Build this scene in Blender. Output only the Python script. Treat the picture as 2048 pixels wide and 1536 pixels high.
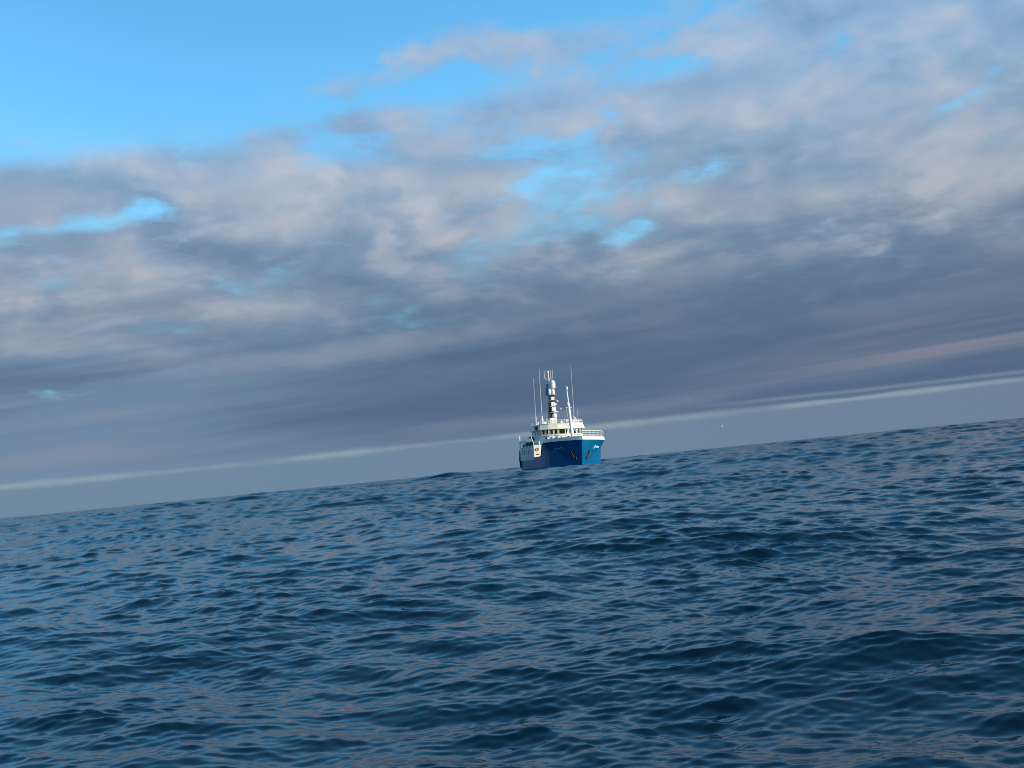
import bpy, bmesh, math, random
import numpy as np
from mathutils import Vector, Matrix

for o in list(bpy.data.objects):
    bpy.data.objects.remove(o, do_unlink=True)
SC = bpy.context.scene
COL = SC.collection
R = math.radians
rng = random.Random(7)

# ------------------------------------------------------------------ camera
CAM_H = 1.22
PITCH, ROLL, HFOV = 3.87, -5.63, 45.0
cam_data = bpy.data.cameras.new('camera')
cam = bpy.data.objects.new('camera', cam_data)
COL.objects.link(cam)
cam_data.sensor_width = 36.0
cam_data.angle = R(HFOV)
cam_data.clip_start = 0.1
cam_data.clip_end = 60000.0
cam.matrix_world = (Matrix.Translation((0, 0, CAM_H)) @ Matrix.Rotation(R(90 + PITCH), 4, 'X')
                    @ Matrix.Rotation(R(ROLL), 4, 'Z'))
SC.camera = cam

# ------------------------------------------------------------------ render / view settings
SC.render.engine = 'CYCLES'
SC.view_settings.view_transform = 'Standard'
SC.view_settings.look = 'None'
SC.view_settings.exposure = 0.0
SC.view_settings.gamma = 1.0
SC.view_settings.use_curve_mapping = False
SC.cycles.use_denoising = True
SC.cycles.max_bounces = 6
SC.cycles.filter_width = 1.05
SC.cycles.caustics_reflective = False
SC.cycles.caustics_refractive = False


def lin(r, g, b):
    f = lambda c: (c / 255) / 12.92 if c / 255 <= 0.04045 else ((c / 255 + 0.055) / 1.055) ** 2.4
    return (f(r), f(g), f(b))


SHIP_X, SHIP_Y, SHIP_Z, SHIP_HEAD = 7.92, 232.75, 0.52, 10.5

# ------------------------------------------------------------------ sun
SUN_EL, SUN_AZ = 12.0, 119.0          # azimuth clockwise from +Y (the view direction)
sun_dir = Vector((math.cos(R(SUN_EL)) * math.sin(R(SUN_AZ)), math.cos(R(SUN_EL)) * math.cos(R(SUN_AZ)), math.sin(R(SUN_EL))))
sun_data = bpy.data.lights.new('sun', 'SUN')
sun_data.energy = 5.0
sun_data.angle = R(0.5)
sun_data.color = (1.0, 0.92, 0.75)
sun = bpy.data.objects.new('sun', sun_data)
COL.objects.link(sun)
sun.rotation_euler = sun_dir.to_track_quat('Z', 'Y').to_euler()
sun.location = (60, -30, 60)


# ------------------------------------------------------------------ node arithmetic
class S:
    """A shader socket that can be added, multiplied and so on."""
    nt = None

    def __init__(self, sock):
        self.s = sock

    @staticmethod
    def m(op, a, b=None, c=None, clamp=False):
        n = S.nt.nodes.new('ShaderNodeMath')
        n.operation = op
        n.use_clamp = clamp
        for i, v in enumerate((a, b, c)):
            if v is None:
                continue
            if isinstance(v, S):
                S.nt.links.new(v.s, n.inputs[i])
            else:
                n.inputs[i].default_value = v
        return S(n.outputs[0])

    def __add__(s, o): return S.m('ADD', s, o)
    __radd__ = __add__
    def __mul__(s, o): return S.m('MULTIPLY', s, o)
    __rmul__ = __mul__
    def __sub__(s, o): return S.m('SUBTRACT', s, o)
    def __rsub__(s, o): return S.m('SUBTRACT', o, s)
    def __truediv__(s, o): return S.m('DIVIDE', s, o)
    def __rtruediv__(s, o): return S.m('DIVIDE', o, s)
    def __pow__(s, o): return S.m('POWER', s, o)
    def mx(s, o): return S.m('MAXIMUM', s, o)
    def mn(s, o): return S.m('MINIMUM', s, o)
    def clamp(s): return S.m('ADD', s, 0.0, clamp=True)


def smooth(v, lo, hi, a=0.0, b=1.0):
    n = S.nt.nodes.new('ShaderNodeMapRange')
    n.interpolation_type = 'SMOOTHSTEP'
    S.nt.links.new(v.s, n.inputs[0])
    for i, k in enumerate((lo, hi, a, b)):
        n.inputs[i + 1].default_value = k
    return S(n.outputs[0])


def vec(x, y, z=0.0):
    n = S.nt.nodes.new('ShaderNodeCombineXYZ')
    for i, v in enumerate((x, y, z)):
        if isinstance(v, S):
            S.nt.links.new(v.s, n.inputs[i])
        else:
            n.inputs[i].default_value = v
    return S(n.outputs[0])


def noise(v, scale, detail=4.0, rough=0.5, dist=0.0, lac=2.0):
    n = S.nt.nodes.new('ShaderNodeTexNoise')
    S.nt.links.new(v.s, n.inputs['Vector'])
    n.inputs['Scale'].default_value = scale
    n.inputs['Detail'].default_value = detail
    n.inputs['Roughness'].default_value = rough
    n.inputs['Distortion'].default_value = dist
    n.inputs['Lacunarity'].default_value = lac
    return S(n.outputs[0])


def mixc(f, a, b):
    n = S.nt.nodes.new('ShaderNodeMix')
    n.data_type = 'RGBA'
    n.clamp_factor = True
    if isinstance(f, S):
        S.nt.links.new(f.s, n.inputs[0])
    else:
        n.inputs[0].default_value = f
    for i, v in ((6, a), (7, b)):
        if isinstance(v, S):
            S.nt.links.new(v.s, n.inputs[i])
        else:
            n.inputs[i].default_value = (*v, 1.0)
    return S(n.outputs[2])


def mulc(a, b):
    n = S.nt.nodes.new('ShaderNodeMix')
    n.data_type = 'RGBA'
    n.blend_type = 'MULTIPLY'
    n.inputs[0].default_value = 1.0
    for i, v in ((6, a), (7, b)):
        if isinstance(v, S):
            S.nt.links.new(v.s, n.inputs[i])
        else:
            n.inputs[i].default_value = (*v, 1.0)
    return S(n.outputs[2])


def ramp(v, stops):
    n = S.nt.nodes.new('ShaderNodeValToRGB')
    S.nt.links.new(v.s, n.inputs[0])
    e = n.color_ramp.elements
    e[0].position, e[0].color = stops[0][0], (*stops[0][1], 1)
    e[1].position, e[1].color = stops[-1][0], (*stops[-1][1], 1)
    for p, c in stops[1:-1]:
        k = e.new(p)
        k.color = (*c, 1)
    return S(n.outputs[0])


# ------------------------------------------------------------------ sky
world = bpy.data.worlds.new('World')
SC.world = world
world.use_nodes = True
nt = world.node_tree
nt.nodes.clear()
S.nt = nt
world.cycles.sampling_method = 'MANUAL'
world.cycles.sample_map_resolution = 256
WSTR = 0.15
CLR = (0.67, 1.39, 1.70)
CK = (1 / WSTR, 1 / WSTR, 1 / WSTR)
out = nt.nodes.new('ShaderNodeOutputWorld')
bg = nt.nodes.new('ShaderNodeBackground')
bg.inputs['Strength'].default_value = WSTR
nt.links.new(bg.outputs[0], out.inputs[0])
sky = nt.nodes.new('ShaderNodeTexSky')
sky.sky_type = 'NISHITA'
sky.sun_disc = False
sky.sun_elevation = R(SUN_EL)
sky.sun_rotation = R(SUN_AZ)
sky.altitude = 0
sky.air_density = 1.0
sky.dust_density = 0.2
sky.ozone_density = 1.6
tc = nt.nodes.new('ShaderNodeTexCoord')
sep = nt.nodes.new('ShaderNodeSeparateXYZ')
nt.links.new(tc.outputs['Generated'], sep.inputs[0])
X, Y, Z = (S(sep.outputs[i]) for i in range(3))
hyp = S.m('SQRT', X * X + Y * Y).mx(0.02)
T = (Z / hyp).mx(0.0).mn(3.0)          # tangent of the elevation
SX = X / hyp                           # sine of the azimuth, + to the right
CY = Y / hyp

# cloud masses: rounded puffs that get smaller and flatter towards the horizon
G = S.m('LOGARITHM', T * 12.0 + 1.0, math.e) * 0.56
warp = noise(vec(SX, CY, G), 5.0, 2.0, 0.5) - 0.5
W = (SX + warp * 0.10, CY + warp * 0.05, G + warp * 0.10)
n1 = (noise(vec(*W), 9.6, 6.0, 0.55) - 0.5) * 2.0 + 0.5
n1s = (noise(vec(W[0] + 0.022, W[1], W[2] + 0.032), 9.6, 3.0, 0.50) - 0.5) * 2.0 + 0.5
big = noise(vec(SX, CY, G + 9.3), 2.2, 2.0, 0.5)
thin = noise(vec(SX * 0.9, CY * 0.9, G * 1.25 + 4.1), 24.0, 4.0, 0.58)


def patch_group():
    """Node group: a soft patch of cloud or gap at a bearing and elevation, ragged by noise."""
    g = bpy.data.node_groups.new('sky_patch', 'ShaderNodeTree')
    names = ('SX', 'CY', 'T', 'thin', 'n1', 's0', 't0', 'rs', 'rt', 'tilt', 'weight')
    for nme in names:
        g.interface.new_socket(nme, in_out='INPUT', socket_type='NodeSocketFloat')
    g.interface.new_socket('Value', in_out='OUTPUT', socket_type='NodeSocketFloat')
    gi, go = g.nodes.new('NodeGroupInput'), g.nodes.new('NodeGroupOutput')
    keep, S.nt = S.nt, g
    v = {nme: S(gi.outputs[k]) for k, nme in enumerate(names)}
    ds = v['SX'] - v['s0']
    a = ds / v['rs'] + (v['thin'] - 0.5) * 3.0
    b = (v['T'] - v['t0'] - ds * v['tilt']) / v['rt'] + (v['n1'] - 0.5) * 1.8 + (v['thin'] - 0.5) * 1.6
    d = S.m('SQRT', a * a + b * b)
    g.links.new((smooth(d, 0.0, 1.7, 1.0, 0.0) * smooth(v['CY'], 0.3, 0.7) * v['weight']).s, go.inputs[0])
    S.nt = keep
    return g


PATCH = patch_group()


def sky_blob(s0, t0, rs, rt, tilt=0.0, weight=1.0):
    n = S.nt.nodes.new('ShaderNodeGroup')
    n.node_tree = PATCH
    for k, v in enumerate((SX, CY, T, thin, n1)):
        S.nt.links.new(v.s, n.inputs[k])
    for k, v in enumerate((s0, t0, rs, rt, tilt, weight)):
        n.inputs[5 + k].default_value = v
    return S(n.outputs[0])
# coverage: a deck over the far sea and the right, clear sky up to the left
t_edge = 0.268 + (SX + 0.02).mx(0.0) * 0.40
m = (t_edge - T) * 5.5
cov = n1 * 0.9 + (thin - 0.5) * 0.62 + (big - 0.5) * 0.3 + m.mn(0.95).mx(-0.9)
# gaps in the deck
for s0, t0, rs, rt, tl, w in ((-0.298, 0.219, 0.042, 0.009, 0.0, 0.38), (0.110, 0.200, 0.060, 0.016, 0.12, 0.55), (0.055, 0.222, 0.040, 0.010, 0.0, 0.9),
                              (0.105, 0.178, 0.022, 0.010, 0.2, 0.9), (0.270, 0.203, 0.032, 0.007, 0.12, 0.7), (0.355, 0.240, 0.035, 0.009, 0.2, 0.7),
                              (0.19, 0.315, 0.09, 0.010, 0.10, 0.6), (0.06, 0.265, 0.05, 0.016, 0.1, 0.5), (-0.345, 0.088, 0.030, 0.008, 0.0, 0.6)):
    cov = cov - sky_blob(s0, t0, rs, rt, tl, w * 0.8)
# banks and loose tufts
for s0, t0, rs, rt, tl, w in ((-0.012, 0.356, 0.050, 0.020, 0.03, 0.85), (0.055, 0.346, 0.050, 0.016, 0.0, 0.65), (-0.045, 0.270, 0.055, 0.014, 0.0, 0.60),
                              (-0.165, 0.283, 0.045, 0.014, 0.0, 0.55), (-0.088, 0.295, 0.035, 0.013, 0.0, 0.6), (0.02, 0.300, 0.09, 0.015, 0.05, 0.35),
                              (-0.08, 0.330, 0.05, 0.009, 0.1, 0.45), (0.30, 0.34, 0.16, 0.06, 0.1, 0.5), (-0.365, 0.246, 0.06, 0.022, 0.0, 0.6),
                              (-0.270, 0.258, 0.07, 0.022, 0.0, 0.75), (-0.190, 0.248, 0.06, 0.020, 0.0, 0.6), (-0.10, 0.240, 0.06, 0.022, 0.0, 0.5),
                              (-0.025, 0.234, 0.07, 0.022, 0.0, 0.5), (0.12, 0.275, 0.06, 0.020, 0.0, 0.45), (-0.17, 0.212, 0.10, 0.016, 0.0, 0.6), (-0.05, 0.205, 0.08, 0.016, 0.0, 0.5), (-0.23, 0.196, 0.10, 0.018, 0.0, 0.8), (-0.33, 0.196, 0.05, 0.014, 0.0, 0.6), (-0.345, 0.245, 0.05, 0.015, 0.0, 0.5)):
    cov = cov + sky_blob(s0, t0, rs, rt, tl, w)
D = smooth(cov, 0.22, 1.05)
D = D.mx(smooth(thin, 0.30, 0.66) * smooth(m, -0.35, 0.25) * 0.62)
D = D * (0.80 + 0.2 * smooth(T, 0.38, 0.18))

# colour of the deck by height: slate near the horizon, lavender grey above
deck = ramp(T * 2.5, [(0.0, lin(106, 130, 154)), (0.055, lin(106, 129, 153)), (0.085, lin(84, 107, 136)), (0.20, lin(90, 114, 141)),
                      (0.34, lin(112, 137, 162)), (0.52, lin(137, 161, 187)), (0.75, lin(150, 175, 205)), (1.0, lin(156, 183, 216))])
left = smooth(SX, 0.05, -0.38) * smooth(T, 0.30, 0.10)
deck = mixc(left * 0.6, deck, lin(124, 151, 179))
relief = (n1 - n1s) * 1.8
puff = smooth(T, 0.055, 0.17) * smooth(T, 0.75, 0.32)
lit = ((relief + (thin - 0.5) * 0.25).mx(0.0) * puff).mn(1.0)
drk = (((0.0 - relief) * 0.9).mx(0.0) * puff).mn(0.85)
for s0, t0, rs, rt, tl, w in ((-0.185, 0.243, 0.055, 0.020, 0.0, 0.60), (-0.020, 0.228, 0.075, 0.020, -0.05, 0.70), (0.105, 0.278, 0.085, 0.016, 0.03, 0.45),
                              (0.375, 0.186, 0.065, 0.026, 0.05, 0.85), (0.255, 0.190, 0.028, 0.012, 0.0, 0.55), (-0.295, 0.174, 0.06, 0.022, 0.0, 0.5),
                              (-0.378, 0.132, 0.035, 0.008, 0.0, 0.6), (-0.170, 0.213, 0.055, 0.012, 0.0, 0.5), (0.215, 0.272, 0.07, 0.018, 0.0, 0.40),
                              (-0.20, 0.148, 0.07, 0.014, 0.05, 0.35), (0.18, 0.186, 0.05, 0.018, 0.0, 0.4), (-0.36, 0.235, 0.05, 0.016, 0.0, 0.4),
                              (-0.012, 0.356, 0.04, 0.013, 0.0, 0.4), (-0.038, 0.270, 0.04, 0.010, 0.0, 0.5), (-0.30, 0.145, 0.10, 0.010, 0.03, 0.4)):
    lit = lit + sky_blob(s0, t0, rs, rt, tl, w * 0.8)
shade_col = mixc(smooth(T, 0.08, 0.30), lin(84, 110, 138), lin(110, 141, 174))
lit_col = mixc(smooth(T, 0.05, 0.28), lin(160, 169, 181), lin(194, 196, 205))
cloud = mixc(drk, deck, shade_col)
cloud = mixc(lit.mn(0.85), cloud, lit_col)
# long soft bands in the low deck
band = noise(vec(SX * 1.8 + T * 2.0, T * 26.0 - SX * 2.0, 0.4), 1.6, 3.0, 0.5)
low = smooth(T, 0.20, 0.10) * smooth(T, 0.024, 0.045)
cloud = mixc(smooth(band, 0.52, 0.30) * low * 0.6, cloud, lin(78, 100, 131))
cloud = mixc(smooth(band, 0.48, 0.72) * low * 0.6, cloud, lin(133, 146, 165))
cloud = mixc(smooth(SX, -0.22, 0.15) * smooth(T, 0.165, 0.10) * smooth(T, 0.035, 0.06) * 0.5, cloud, lin(80, 103, 133))
pink = smooth(SX, 0.16, 0.34) * smooth(T, 0.040, 0.056) * smooth(T, 0.088, 0.070)
streak = noise(vec(SX * 2.2, T * 120.0 - SX * 6.0, 3.3), 1.0, 4.0, 0.5)
cloud = mixc(pink * smooth(streak, 0.34, 0.74) * 0.5, cloud, lin(160, 153, 160))
# thin wisps of cloud light blue where the deck breaks
wisp = smooth(thin, 0.54, 0.74) * smooth(T, 0.07, 0.2) * 0.35
cloud = mixc(wisp, cloud, lin(165, 190, 222))

nish = S(sky.outputs[0])
clear = mulc(mulc(nish, CLR), mixc(smooth(SX, -0.30, 0.25), (1.0, 1.0, 1.0), (1.25, 1.25, 1.25)))
clear = mixc(smooth(T, 0.30, 0.16) * 0.65, clear, mulc(lin(138, 200, 236), CK))
col = mixc(D, clear, mulc(cloud, CK))

# the bright slot under the deck and the grey air below it
t0 = 0.0258 + SX * 0.0078 + (noise(vec(SX * 3.0, CY * 3.0, 2.0), 2.0, 4.0, 0.5) - 0.5) * 0.0034
air = mulc(mixc(smooth(SX, -0.4, 0.4), lin(111, 138, 161), lin(109, 131, 156)), CK)
col = mixc(smooth(T - t0, 0.0028, -0.0010), col, air)
sl = S.m('ABSOLUTE', T - t0) / (0.0012 + 0.0040 * smooth(noise(vec(SX * 5.0, CY * 5.0, 7.0), 1.0, 4.0, 0.6), 0.30, 0.68))
slot = smooth(sl, 1.0, 0.0) * (0.25 + 0.75 * smooth(noise(vec(SX * 9.0, CY * 9.0, 5.0), 1.0, 4.0, 0.6), 0.35, 0.62))
col = mixc(slot * 0.55, col, mulc(lin(158, 177, 181), CK))
sl2 = S.m('ABSOLUTE', T - t0 - 0.0062 + (SX - 0.25) * 0.006) / 0.0026
slot2 = smooth(sl2, 1.0, 0.0) * smooth(SX, 0.12, 0.22)
col = mixc(slot2 * 0.28, col, mulc(lin(160, 178, 182), CK))
nt.links.new(col.s, bg.inputs['Color'])

# ------------------------------------------------------------------ helpers for objects
def new_mat(name):
    m = bpy.data.materials.new(name)
    m.use_nodes = True
    S.nt = m.node_tree
    return m, m.node_tree.nodes['Principled BSDF']


def link(a, b):
    S.nt.links.new(a.s if isinstance(a, S) else a, b)


# ------------------------------------------------------------------ sea: spectral waves on one sheet to the horizon
def wave_tile(size, n, lmin, lmax, wind, spread, slope, seed, power=-2.0):
    """Height and sideways displacement of a periodic patch of random waves."""
    g = np.random.default_rng(seed)
    kx = np.fft.fftfreq(n, size / n) * 2 * np.pi
    KX, KY = np.meshgrid(kx, kx, indexing='ij')
    K = np.hypot(KX, KY)
    K[0, 0] = 1.0
    lam = 2 * np.pi / K
    amp = K ** power
    c = (KX * math.cos(wind) + KY * math.sin(wind)) / K
    amp *= np.abs(c) ** spread + 0.04
    lo = np.clip((lam / lmin - 1.0) / 0.35, 0, 1)
    hi = np.clip((lmax / lam - 1.0) / 0.35 , 0, 1)
    amp *= lo * hi
    amp[0, 0] = 0
    ph = g.normal(size=(n, n)) + 1j * g.normal(size=(n, n))
    H = amp * ph
    h = np.fft.ifft2(H).real
    sx = np.fft.ifft2(1j * KX * H).real
    sy = np.fft.ifft2(1j * KY * H).real
    norm = slope / math.sqrt((sx ** 2 + sy ** 2).mean())
    dx = np.fft.ifft2(1j * KX / K * H).real
    dy = np.fft.ifft2(1j * KY / K * H).real
    return np.stack([dx, dy, h], -1).astype(np.float32) * norm


def sample(tile, size, ang, ox, oy, x, y):
    n = tile.shape[0]
    ca, sa = math.cos(ang), math.sin(ang)
    u = (((x * ca + y * sa) + ox) / size * n) % n
    v = (((-x * sa + y * ca) + oy) / size * n) % n
    i, j = np.floor(u).astype(np.int32), np.floor(v).astype(np.int32)
    fu, fv = (u - i)[:, None].astype(np.float32), (v - j)[:, None].astype(np.float32)
    i %= n
    j %= n
    i2, j2 = (i + 1) % n, (j + 1) % n
    d = (tile[i, j] * (1 - fu) * (1 - fv) + tile[i2, j] * fu * (1 - fv) + tile[i, j2] * (1 - fu) * fv + tile[i2, j2] * fu * fv)
    o = np.empty_like(d)
    o[:, 0] = d[:, 0] * ca - d[:, 1] * sa
    o[:, 1] = d[:, 0] * sa + d[:, 1] * ca
    o[:, 2] = d[:, 2]
    return o


WIND = R(-108)         # the waves run towards the viewer, a little to the left
#        size  n   lmin  lmax  rotation spread slope seed power chop
BANDS = [(310.0, 512, 14.0, 60.0, 0.35, 3.0, 0.050, 3, -3.0, 0.8),
         (80.0, 512, 4.0, 14.0, -0.50, 2.0, 0.055, 11, -2.6, 0.9),
         (31.0, 512, 1.5, 4.0, 0.80, 1.6, 0.058, 23, -2.4, 1.0),
         (12.3, 512, 0.55, 1.5, -0.25, 1.5, 0.084, 31, -2.3, 0.92),
         (4.7, 512, 0.20, 0.55, 0.55, 1.8, 0.104, 43, -2.2, 0.85),
         (1.7, 512, 0.07, 0.20, -0.70, 1.8, 0.120, 57, -2.15, 0.65)]


def sea_surface(x, y, step=None):
    """Displaced points of the sea at rest positions x, y; step = local grid spacing."""
    p = np.stack([x, y, np.zeros_like(x)], -1).astype(np.float32)
    lost = np.zeros(len(x), np.float32)
    # slow patches of rougher and smoother water
    patch = (np.sin(x * 0.061 + 1.3 * np.sin(y * 0.043 + 0.4)) * np.sin(y * 0.037 + 1.1 * np.sin(x * 0.05 + 2.0)))
    ca, sa = math.cos(0.5), math.sin(0.5)
    u, v = (x * ca + y * sa) * 0.62, (y * ca - x * sa) * 0.50
    patch = 0.4 * patch + 0.7 * np.sin(u + 1.7 * np.sin(v * 0.63 + 0.7)) * np.sin(v + 1.5 * np.sin(u * 0.47 + 2.1))
    fade = []
    for size, n, lmin, lmax, rot, spread, slope, seed, power, chop in BANDS:
        f = np.ones(len(x), np.float32)
        if step is not None:
            f = np.clip((math.sqrt(lmin * lmax) / step - 0.7) / 1.2, 0, 1).astype(np.float32)
        fade.append(f)
    # where the grid is too coarse for the short waves, the next longer ones carry their steepness
    amp = [None] * len(BANDS)
    carry = np.zeros(len(x), np.float32)
    for b in range(len(BANDS) - 1, -1, -1):
        var = BANDS[b][6] ** 2
        if b == 0:
            amp[b] = fade[b]
            break
        eff = var + carry
        amp[b] = np.minimum(np.sqrt(eff / var), 2.3) * fade[b]
        carry = np.maximum(eff - var * amp[b] ** 2, 0)
    for b, (size, n, lmin, lmax, rot, spread, slope, seed, power, chop) in enumerate(BANDS):
        tile = wave_tile(size, n, lmin, lmax, WIND - rot, spread, slope, seed, power)
        d = sample(tile, size, rot, 17.3 * seed, 9.1 * seed, x, y)
        f = amp[b]
        if b >= 4:
            a = (1.0 + 0.55 * patch).astype(np.float32)
            f2 = f * a
        else:
            f2 = f
        lost += (slope ** 2) * (1 - fade[b] ** 2)
        p[:, 0] += d[:, 0] * chop * f2
        p[:, 1] += d[:, 1] * chop * f2
        p[:, 2] += d[:, 2] * f2
    return p, np.sqrt(lost)


def build_sea():
    dense = np.arange(-0.56, 0.5601, 0.00170)
    side = 0.56 + np.cumsum(0.00170 * 1.13 ** np.arange(1, 48))
    side = side[side < math.pi - 0.03]
    ang = np.concatenate([-side[::-1], dense, side])          # open seam straight behind is closed below
    r = [0.4]
    while r[-1] < 5.0:
        r.append(r[-1] * 1.04)
    while r[-1] < 800:
        r.append(r[-1] * (1.0022 + 0.0020 * min(1.0, max(0.0, math.log(r[-1] / 9.0) / math.log(10.0)))))
    while r[-1] < 40000:
        r.append(r[-1] * 1.035)
    r = np.array(r)
    na, nr = len(ang), len(r)
    RR, AA = np.meshgrid(r, ang, indexing='ij')
    x, y = (RR * np.sin(AA)).ravel(), (RR * np.cos(AA)).ravel()
    dr = np.gradient(r)
    da = np.gradient(ang)
    step = np.maximum(dr[:, None] * np.ones(na)[None], r[:, None] * da[None] * 1.0).ravel()
    p, lost = sea_surface(x, y, step)
    # far beyond the ship the sheet settles to calm water
    i = np.arange(nr - 1)[:, None] * na
    j = np.arange(na)[None]
    j2 = (j + 1) % na
    quads = np.stack([i + j, i + j2, i + na + j2, i + na + j], -1).reshape(-1, 4)[:, ::-1]
    me = bpy.data.meshes.new('sea')
    nq = len(quads)
    me.vertices.add(len(p))
    me.vertices.foreach_set('co', p.ravel())
    me.loops.add(nq * 4)
    me.loops.foreach_set('vertex_index', quads.astype(np.int32).ravel())
    me.polygons.add(nq)
    me.polygons.foreach_set('loop_start', np.arange(0, nq * 4, 4, dtype=np.int32))
    me.polygons.foreach_set('use_smooth', np.ones(nq, bool))
    at = me.attributes.new('fine', 'FLOAT', 'POINT')
    at.data.foreach_set('value', lost.astype(np.float32))
    me.update(calc_edges=True)
    print('SEA', na, nr, nq * 2, 'z', p[:, 2].min(), p[:, 2].max())
    return me


m_sea, b = new_mat('sea_water')
b.inputs['Base Color'].default_value = (0.0006, 0.0145, 0.026, 1)
b.inputs['Roughness'].default_value = 0.03
b.inputs['IOR'].default_value = 1.333
geo = S.nt.nodes.new('ShaderNodeNewGeometry')
pos = S(geo.outputs['Position'])
att = S.nt.nodes.new('ShaderNodeAttribute')
att.attribute_name = 'fine'
fine = S(att.outputs['Fac'])
mapn = S.nt.nodes.new('ShaderNodeMapping')
mapn.inputs['Rotation'].default_value = (0, 0, R(-18))
mapn.inputs['Scale'].default_value = (0.42, 1.0, 1.0)
link(pos, mapn.inputs[0])
pm = S(mapn.outputs[0])
rip = noise(pm, 11.0, 3.0, 0.6)
chop1 = noise(pm, 0.75, 6.0, 0.62)
bump1 = S.nt.nodes.new('ShaderNodeBump')
bump1.inputs['Distance'].default_value = 1.0
bump1.inputs['Strength'].default_value = 1.0
rip2 = noise(pm, 34.0, 2.0, 0.5)
link(rip * 0.002 + rip2 * 0.0005 + chop1 * (fine * 0.25), bump1.inputs['Height'])
link(S(bump1.outputs[0]), b.inputs['Normal'])
# waves too short for the grid at that distance widen the reflection instead
link(S.m('SQRT', fine * fine * 1.1 + 0.0004).mn(0.42), b.inputs['Roughness'])
sea = bpy.data.objects.new('sea', build_sea())
sea.data.materials.append(m_sea)
sea['kind'] = 'structure'
COL.objects.link(sea)

# ------------------------------------------------------------------ paints
def paint(name, col, rough=0.45, stain=None, amount=0.0, scale=1.2, metal=0.0, vary=0.10):
    m, b = new_mat(name)
    tcn = S.nt.nodes.new('ShaderNodeTexCoord')
    o = S(tcn.outputs['Object'])
    v = noise(o, scale * 2.0, 4.0, 0.55)
    dark = tuple(c * (1 - vary * 2) for c in col)
    lite = tuple(min(1.0, c * (1 + vary)) for c in col)
    c = mixc(smooth(v, 0.3, 0.7), dark, lite)
    if stain:
        mp = S.nt.nodes.new('ShaderNodeMapping')
        mp.inputs['Scale'].default_value = (3.0, 3.0, 0.35)
        link(o, mp.inputs[0])
        st = noise(S(mp.outputs[0]), scale, 5.0, 0.6)
        c = mixc(smooth(st, 0.56, 0.72) * amount, c, stain)
    link(c, b.inputs['Base Color'])
    b.inputs['Roughness'].default_value = rough
    b.inputs['Metallic'].default_value = metal
    return m


RUST = (0.20, 0.075, 0.03)
M_BLUE = paint('hull_blue_paint', (0.0006, 0.112, 0.270), 0.38, (0.004, 0.03, 0.07), 0.7, 0.8)
M_WHITE = paint('white_paint', (0.84, 0.83, 0.78), 0.5, RUST, 0.35, 0.9, vary=0.05)
M_SUNWARM = paint('sun_warmed_white_paint', (0.82, 0.78, 0.63), 0.5, RUST, 0.35, 0.9, vary=0.06)  # white paint with the warm sunlight put into its cream colour
S.nt = M_BLUE.node_tree
M_BLUE.node_tree.nodes['Principled BSDF'].inputs['Specular IOR Level'].default_value = 0.25
M_GREY = paint('grey_deck_paint', (0.18, 0.20, 0.20), 0.7)
M_BROWN = paint('brown_mast_paint', (0.11, 0.050, 0.035), 0.55)
M_BLACK = paint('black_paint', (0.012, 0.012, 0.014), 0.5)
M_GREEN = paint('green_net_cover', (0.030, 0.060, 0.045), 0.85)
M_STEEL = paint('galvanised_steel', (0.42, 0.42, 0.40), 0.5, RUST, 0.4, 2.0, 0.3)
M_RUBBER = paint('fender_rubber', (0.015, 0.015, 0.016), 0.8)
M_ORANGE = paint('orange_plastic', (0.40, 0.13, 0.07), 0.7)
M_DOME = paint('radome_plastic', (0.82, 0.81, 0.77), 0.35, vary=0.02)
M_SHADEBLUE = paint('shade_blue_grey', (0.10, 0.20, 0.32), 0.5)  # blue-grey paints the shade on a white dome; the side ports share it
M_OLIVE = paint('anchor_iron', (0.050, 0.052, 0.035), 0.7, RUST, 0.3, 2.0)
M_TEXT = paint('white_lettering', (0.80, 0.80, 0.80), 0.5, vary=0.02)
M_GLASS, _b = new_mat('tinted_window_glass')
_b.inputs['Base Color'].default_value = (0.012, 0.014, 0.010, 1)
_b.inputs['Roughness'].default_value = 0.04
_b.inputs['IOR'].default_value = 1.5


# ------------------------------------------------------------------ mesh helpers
def obj(name, bm, mat, parent=None, smooth_shade=False):
    bmesh.ops.recalc_face_normals(bm, faces=bm.faces[:])
    me = bpy.data.meshes.new(name)
    bm.to_mesh(me)
    bm.free()
    if smooth_shade:
        me.polygons.foreach_set('use_smooth', [True] * len(me.polygons))
    me.materials.append(mat)
    o = bpy.data.objects.new(name, me)
    COL.objects.link(o)
    if parent is not None:
        o.parent = parent
    return o


def box(bm, x0, x1, y0, y1, z0, z1, bev=0.0):
    vs = [bm.verts.new((x, y, z)) for x in (x0, x1) for y in (y0, y1) for z in (z0, z1)]
    fs = []
    for f in ((0, 1, 3, 2), (4, 6, 7, 5), (0, 4, 5, 1), (2, 3, 7, 6), (0, 2, 6, 4), (1, 5, 7, 3)):
        fs.append(bm.faces.new([vs[i] for i in f]))
    if bev > 0:
        es = list({e for f in fs for e in f.edges})
        bmesh.ops.bevel(bm, geom=es, offset=bev, segments=2, affect='EDGES', profile=0.7)


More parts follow.
